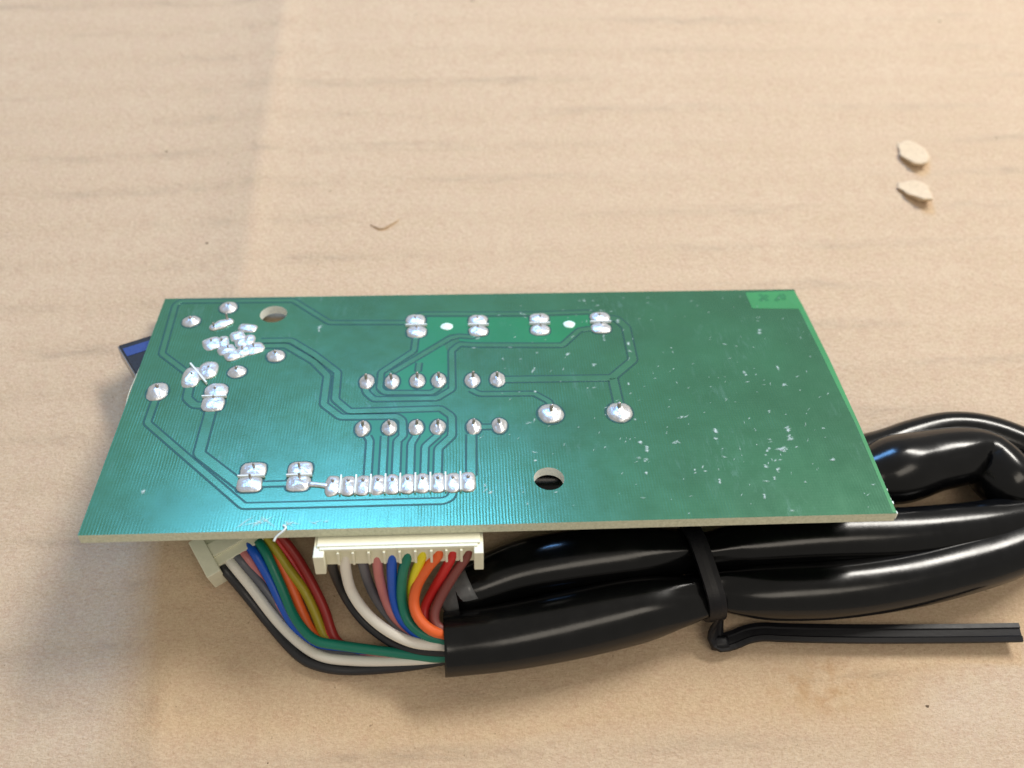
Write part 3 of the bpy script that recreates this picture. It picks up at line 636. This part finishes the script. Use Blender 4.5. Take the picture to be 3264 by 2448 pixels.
for (a, b) in OBLONG:
    A_, B_ = Vector(a), Vector(b)
    C = [Vector((*(A_+(B_-A_)*t), 0.08)) for t in [i/16 for i in range(17)]]
    def rad(i): 
        u = 2*i/16-1; e = math.sqrt(max(.02, 1-abs(u)**3.2)); bump_ = 1+.10*math.cos(u*2*math.pi)
        return (.60*e*bump_, 1.22*e*bump_)
    o = sweep('solder_joint', C, rad, M['solder'], board, 18)
    pin(o, A_.x+.9, A_.y+.35, .3, 1.5, .22); pin(o, B_.x-1.2, B_.y+.1, .3, 1.7, .22)
for i, (x, y, rx, ry, rot) in enumerate(CLUSTER):
    j = dome('solder_joint', x, y, rx*1.24, ry*1.24, random.uniform(.40, .62), board, 3.0, rot=rot, seed=60+i*2.3)
    if i in (0, 1, 5, 7, 8): pin(j, random.uniform(-.3, .3), random.uniform(.1, .5), .25, random.uniform(.75, 1.2), .2)
for i, (x, y, rx, ry) in enumerate(ROW):
    j = dome('solder_joint', x, y, rx*1.12, ry*1.14, .66, board, 3.2, seed=90+i*1.7)
    pin(j, .0, ry*.32, .45, .98, .30)
    if i < 9:
        x2, y2 = ROW[i+1][0], ROW[i+1][1]; mx, my = (x+x2)/2, (y+y2)/2
        bm = bmesh.new(); box_bm(bm, mx-.14, mx+.14, my-ry*.98, my+ry*1.02, .01, .60)
        from_bm('resist_bar', bm, M['white_bar'], board, bevel=.04)
C = [Vector((BRIDGE[0][0]+(BRIDGE[1][0]-BRIDGE[0][0])*t, BRIDGE[0][1]+(BRIDGE[1][1]-BRIDGE[0][1])*t, .05)) for t in [i/8 for i in range(9)]]
sweep('solder_bridge', C, lambda i: (.38, .62-.12*math.sin(math.pi*i/8)), M['solder'], board, 14)
for i, (x, y, r) in enumerate(PEGS): dome('locating_peg', x, y, r, r*.92, .35, board, 2.0, seed=120+i, mat=M['peg'])

# dried flux: thin irregular flecks, too many and too small to count
random.seed(23)
def residue():
    V_, F_ = [], []
    def fleck(x, y, l, w, ang):
        a0 = math.radians(ang); n = 9; base_ = len(V_)
        for j in range(n):
            a = 2*math.pi*j/n; k = random.uniform(.45, 1.15)
            px, py = math.cos(a)*l*k, math.sin(a)*w*k
            V_.append((x+px*math.cos(a0)-py*math.sin(a0), y+px*math.sin(a0)+py*math.cos(a0), .075))
        V_.append((x, y, .085+.04*random.random()))
        for j in range(n): F_.append((base_+j, base_+(j+1) % n, base_+n))
    for x, y, l, w, a in FLECKS:
        if not (.5 < x < BW-.8 and .4 < y < BD-.5): continue
        if l*w < .12: fleck(x, y, l*1.7, w*1.8, a)
        else:
            for _ in range(3+int(l*w*5)):
                dx, dy = random.gauss(0, .42)*l, random.gauss(0, .42)*w
                fleck(x+dx*math.cos(math.radians(a)), y+dy+dx*math.sin(math.radians(a)), random.uniform(.5, 1.3)*max(l, w), random.uniform(.35, 1.0)*min(l, w)+.12, a+random.uniform(-50, 50))
    for _ in range(150):
        x = random.uniform(BW*.52, BW-2); y = random.uniform(1, BD-2)
        fleck(x, y, random.uniform(.16, .75), random.uniform(.10, .24), random.uniform(20, 90))
    for _ in range(40):
        fleck(random.uniform(3, BW*.55), random.uniform(1, BD-2), random.uniform(.06, .22), random.uniform(.03, .07), random.uniform(20, 90))
    o = from_data('flux_residue', V_, F_, M['flux'], board, False); o['kind'] = 'stuff'
    at = o.data.attributes.new('fade', 'FLOAT', 'POINT')
    for i_ in range(len(V_)): at.data[i_].value = 1.0 if i_ % 10 == 9 else 0.0   # opaque middle, thin rim
residue()
# a curl of glass fibre hanging from the front edge, and frayed right edge
C = catmull([(31.5, .9, .1), (32.0, .3, .25), (31.6, -.35, .1), (30.6, -.9, -.5), (30.2, -1.5, -.9)], .15)
sweep('loose_fibre', C, lambda i: (.13, .2), M['white_bar'], board, 6)
C = catmull([(BW+.1, BD*.80, -.5), (BW+.55, BD*.74, -.6), (BW+.75, BD*.66, -.7), (BW+.3, BD*.58, -.7)], .4)
sweep('loose_fibre', C, lambda i: (.08, .18), M['edge'], board, 6)
C = catmull([(-.1, BD*.70, -.6), (-.55, BD*.60, -.8), (-.6, BD*.54, -.8), (-.15, BD*.46, -.8)], .4)
sweep('loose_fibre', C, lambda i: (.05, .10), M['edge'], board, 6)

bm = bmesh.new(); random.seed(5)
for i in range(13):
    y = .5+i*.95+random.uniform(-.15, .15); s = random.uniform(.35, .62)
    box_bm(bm, BW-.02, BW+random.uniform(.18, .42), y-s/2, y+s/2, -BT*.85, -.12-.2*random.random())
from_bm('frayed_edge', bm, M['drilled'], board)
# pin header soldered to the underside, at the front edge
x0, x1 = PLUG_X
bm = bmesh.new(); box_bm(bm, x0+1.0, x1-1.0, 3.4, 9.5, -7.6, -BT-.05)
from_bm('pin_header', bm, M['nylon'], board, bevel=.15)
# dark component sticking out beyond the left edge, the window's blue reflection painted on its top
c0, c1, c2 = [Vector(p) for p in BLACK_PART]
e1 = (c1-c0).normalized(); e2 = (c2-c0).normalized()
def slab(name, o, u0, u1, v0, v1, z0, z1, mat, parent, bev):
    bm = bmesh.new(); vv = []
    for z in (z0, z1):
        for (u, v) in ((u0, v0), (u1, v0), (u1, v1), (u0, v1)):
            q = o+e1*u+e2*v; vv.append(bm.verts.new((q.x, q.y, z)))
    for f in ((0, 3, 2, 1), (4, 5, 6, 7), (0, 1, 5, 4), (1, 2, 6, 5), (2, 3, 7, 6), (3, 0, 4, 7)): bm.faces.new([vv[k] for k in f])
    return from_bm(name, bm, mat, parent, bevel=bev)
blk = slab('black_housing', c0, 0, 20, 0, 11.5, -5.4, -1.97, M['black_plastic'], board, .18)
slab('blue_reflection', c0, .35, 18, 1.5, 4.2, -2.1, -1.92, M['blue'], blk, 0)
slab('end_lip', c0, -.22, .02, .1, 11.3, -5.0, -2.2, M['liner'], blk, 0)

# ------------------------------------------------------------------ wire harness
har = empty('wire_harness', 'black sleeved cable harness folded double, coloured wires fanning into two cream plugs', 'wire harness', (0, 0, 0))
# plug pushed onto the header: built in board coordinates, then moved to the world
MB_ = Matrix.Translation([c*S for c in BOARD_CORNER]) @ Matrix.Rotation(TILT, 4, 'X')
plug = bpy.data.objects.new('plug_housing', None); col.objects.link(plug); plug.parent = har; plug.matrix_local = MB_
plug.empty_display_size = .005
plug['label'] = 'ten-way cream plug under the front edge of the board'
bm = bmesh.new(); box_bm(bm, x0+.5, x1-.5, -1.9, 3.3, -6.6, -BT-.14)
from_bm('plug_body', bm, M['nylon'], plug, bevel=.12)
px = PLUG_PITCH
mids = [(a+b)/2 for a, b in zip(px[:-1], px[1:])]
for m in mids:
    bm = bmesh.new(); box_bm(bm, m-.20, m+.20, -2.9, -1.88, -5.6, -2.7)
    from_bm('rib', bm, M['nylon'], plug, bevel=.10)
for a, b in ((x0, x0+1.7), (x1-1.5, x1)):
    bm = bmesh.new(); box_bm(bm, a, b, -3.8, 3.2, -6.6, -2.35)
    from_bm('end_cheek', bm, M['nylon'], plug, bevel=.18)
bm = bmesh.new(); box_bm(bm, x0+.9, x1-.9, -2.45, -1.86, -2.75, -BT-.30)
from_bm('plug_lip', bm, M['nylon'], plug, bevel=.10)

# second plug, lying lower and askew under the front left of the board
p0, p1, p2, p3 = [Vector(p) for p in PLUG2]
u = (p3-p2); u.z = 0; u.normalize(); w = Vector((u.y, -u.x, 0))
if w.dot(p1-p0) < 0: w = -w
zax = Vector((0, 0, 1)); hand = u.cross(-w)
M2 = Matrix(((u.x, -w.x, 0, p0.x*S), (u.y, -w.y, 0, p0.y*S), (0, 0, 1, p0.z*S), (0, 0, 0, 1)))
plug2 = bpy.data.objects.new('plug_housing', None); col.objects.link(plug2); plug2.parent = har; plug2.matrix_local = M2
plug2.empty_display_size = .005
plug2['label'] = 'cream plug lying askew below the front left of the board'
dep = (p1-p0).dot(w)
bm = bmesh.new(); box_bm(bm, -.2, 2.3, -dep, .0, -6.0, .0); from_bm('end_cheek', bm, M['nylon'], plug2, bevel=.2)
bm = bmesh.new(); box_bm(bm, 2.25, 27, -dep+1.3, -.4, -5.6, -.9); from_bm('plug_body', bm, M['nylon'], plug2, bevel=.15)
bm = bmesh.new(); box_bm(bm, 2.3, 26, -dep+3.0, -2.0, -1.0, -.25); from_bm('latch_rail', bm, M['nylon'], plug2, bevel=.12)
bm = bmesh.new(); box_bm(bm, 26.9, 29, -dep, .0, -6.0, .0); from_bm('end_cheek', bm, M['nylon'], plug2, bevel=.2)

for k, pts in list(WIRES_PLUG.items())+list(WIRES_SECOND.items()):
    C = catmull(pts, .8)
    fat = .90 if k in ('orange', 'white') else .84
    sweep('wire', C, lambda i: (fat, fat), MW[k], har, 14)['label'] = k.replace('_', ' ')+' insulated wire'

TA, TB = Vector(TIE_A)-Vector((2.4, 0, 0)), Vector(TIE_B)-Vector((2.4, 0, 0))
def sleeve(rows, tie, seed, open_n, kink=None):
    C4 = []
    P4 = [Vector((r[0], r[1], r[2], r[3])) for r in rows]
    P4 = [P4[0]*2-P4[1]]+P4+[P4[-1]*2-P4[-2]]
    for i in range(1, len(P4)-2):
        q0, q1, q2, q3 = P4[i-1:i+3]; n = max(2, int((q2.xyz-q1.xyz).length/1.2))
        for j in range(n):
            t = j/n; C4.append(.5*((2*q1)+(q2-q0)*t+(2*q0-5*q1+4*q2-q3)*t*t+(3*q1-q0-3*q2+q3)*t*t*t))
    C4.append(P4[-2])
    C = [c.xyz for c in C4]; R_ = [c.w for c in C4]
    tie_w = [math.exp(-((c-tie).length/6.5)**2) for c in C]
    def radius(i):
        k = 1-.17*tie_w[i]; return (R_[i]*.94*k, R_[i]*k)
    def shape(i, a):
        s = .05*noise.noise(Vector((math.cos(a)*.9+seed, math.sin(a)*.9, i*.045)))
        if kink is not None:
            kw = math.exp(-((C[i]-kink).length/3.4)**2)
            s -= .30*kw*max(0.0, math.cos(a+.95))**1.5
        f = .10*tie_w[i]*(math.cos(4*a+seed)+.5*math.cos(7*a+2*seed))
        return 1+s+f
    return sweep('sleeve', C, radius, M['sleeve'], har, 40, shape, open_n)
s1 = sleeve(SLEEVE_FRONT, TA, 1.7, 9)
s2 = sleeve(SLEEVE_BACK, TB, 5.3, 6, Vector(KINK))

C = catmull(GREY_END, .6)
sweep('sleeve_liner', C, lambda i: (1.5+1.1*i/len(C), 2.2+.9*i/len(C)), M['liner'], har, 20, lambda i, a: 1+.12*noise.noise(Vector((math.cos(a), math.sin(a), i*.2))))

# ------------------------------------------------------------------ cable tie
tie = empty('cable_tie', 'black plastic cable tie strapped around the folded sleeves, long tail pointing right', 'cable tie', (TA.x, TA.y, 0))
off = Vector((TA.x, TA.y, 0))
axis_t = Vector((1, .12, 0)).normalized()
v_ = (TB-TA); v_ = v_-axis_t*v_.dot(axis_t); Ld = v_.length; v_.normalize(); n_ = axis_t.cross(v_).normalized()
mid = (TA+TB)/2
ra, rb_ = 4.75, 4.2
def stadium(k):
    """loop around both sleeves, parameter 0..1"""
    a = 2*math.pi*k; c, s = math.cos(a), math.sin(a)
    cen = v_*(Ld/2*math.tanh(3*c)); r = ra*(.5-.5*math.tanh(3*c))+rb_*(.5+.5*math.tanh(3*c))
    return mid+cen+v_*c*r+n_*s*r
N = 160; V_, F_ = [], []
for i in range(N):
    p = stadium(i/N); nx_ = stadium((i+.5)/N)-stadium((i-.5)/N); t = nx_.normalized(); o_ = axis_t.cross(t).normalized()
    if o_.dot(p-mid) < 0: o_ = -o_
    lean = axis_t*(-.055*(p-mid).dot(v_))*2.0
    for (du, dv) in ((-1.6, 0), (-1.5, .62), (-.5, .78), (.5, .78), (1.5, .62), (1.6, 0)):
        V_.append(tuple(p+lean+axis_t*du+o_*dv-off))
for i in range(N):
    for j in range(6):
        k = (j+1) % 6; i2 = (i+1) % N
        F_.append((i*6+j, i*6+k, i2*6+k, i2*6+j))
o = from_data('band', V_, F_, M['tie'], tie, False)
bm = bmesh.new(); bm.from_mesh(o.data); bmesh.ops.recalc_face_normals(bm, faces=bm.faces); bm.to_mesh(o.data); bm.free()
# tail: flat strap with two raised ridges
C = catmull([Vector(p)-off for p in TIE_TAIL], .9)
fr = frames(C); V_, F_ = [], []
prof = [(-1.6, -.4), (-1.72, 0), (-1.6, .42), (-.8, .55), (-.55, .30), (.55, .30), (.8, .55), (1.6, .42), (1.72, 0), (1.6, -.4)]
for i, c in enumerate(C):
    t, n, b = fr[i]; g = min(1, .55+i/max(1, len(C)*.18))
    tw = 1.0*math.exp(-i/9.0); cs, sn = math.cos(tw), math.sin(tw)
    for (du, dv) in prof:
        V_.append(tuple(c+b*((du*cs-dv*sn)*g)+n*((du*sn+dv*cs))))
m = len(prof)
for i in range(len(C)-1):
    for j in range(m): F_.append((i*m+j, i*m+(j+1) % m, (i+1)*m+(j+1) % m, (i+1)*m+j))
F_.append(tuple(range(m-1, -1, -1))); F_.append(tuple((len(C)-1)*m+j for j in range(m)))
o = from_data('tail', V_, F_, M['tie'], tie, False)
bm = bmesh.new(); bm.from_mesh(o.data); bmesh.ops.recalc_face_normals(bm, faces=bm.faces); bm.to_mesh(o.data); bm.free()
k = Vector(TIE_TAIL[3])-off
bm = bmesh.new(); box_bm(bm, k.x-1.7, k.x+1.5, k.y-1.2, k.y+1.3, .15, 2.7); from_bm('head', bm, M['tie'], tie, bevel=.85, smooth=True)
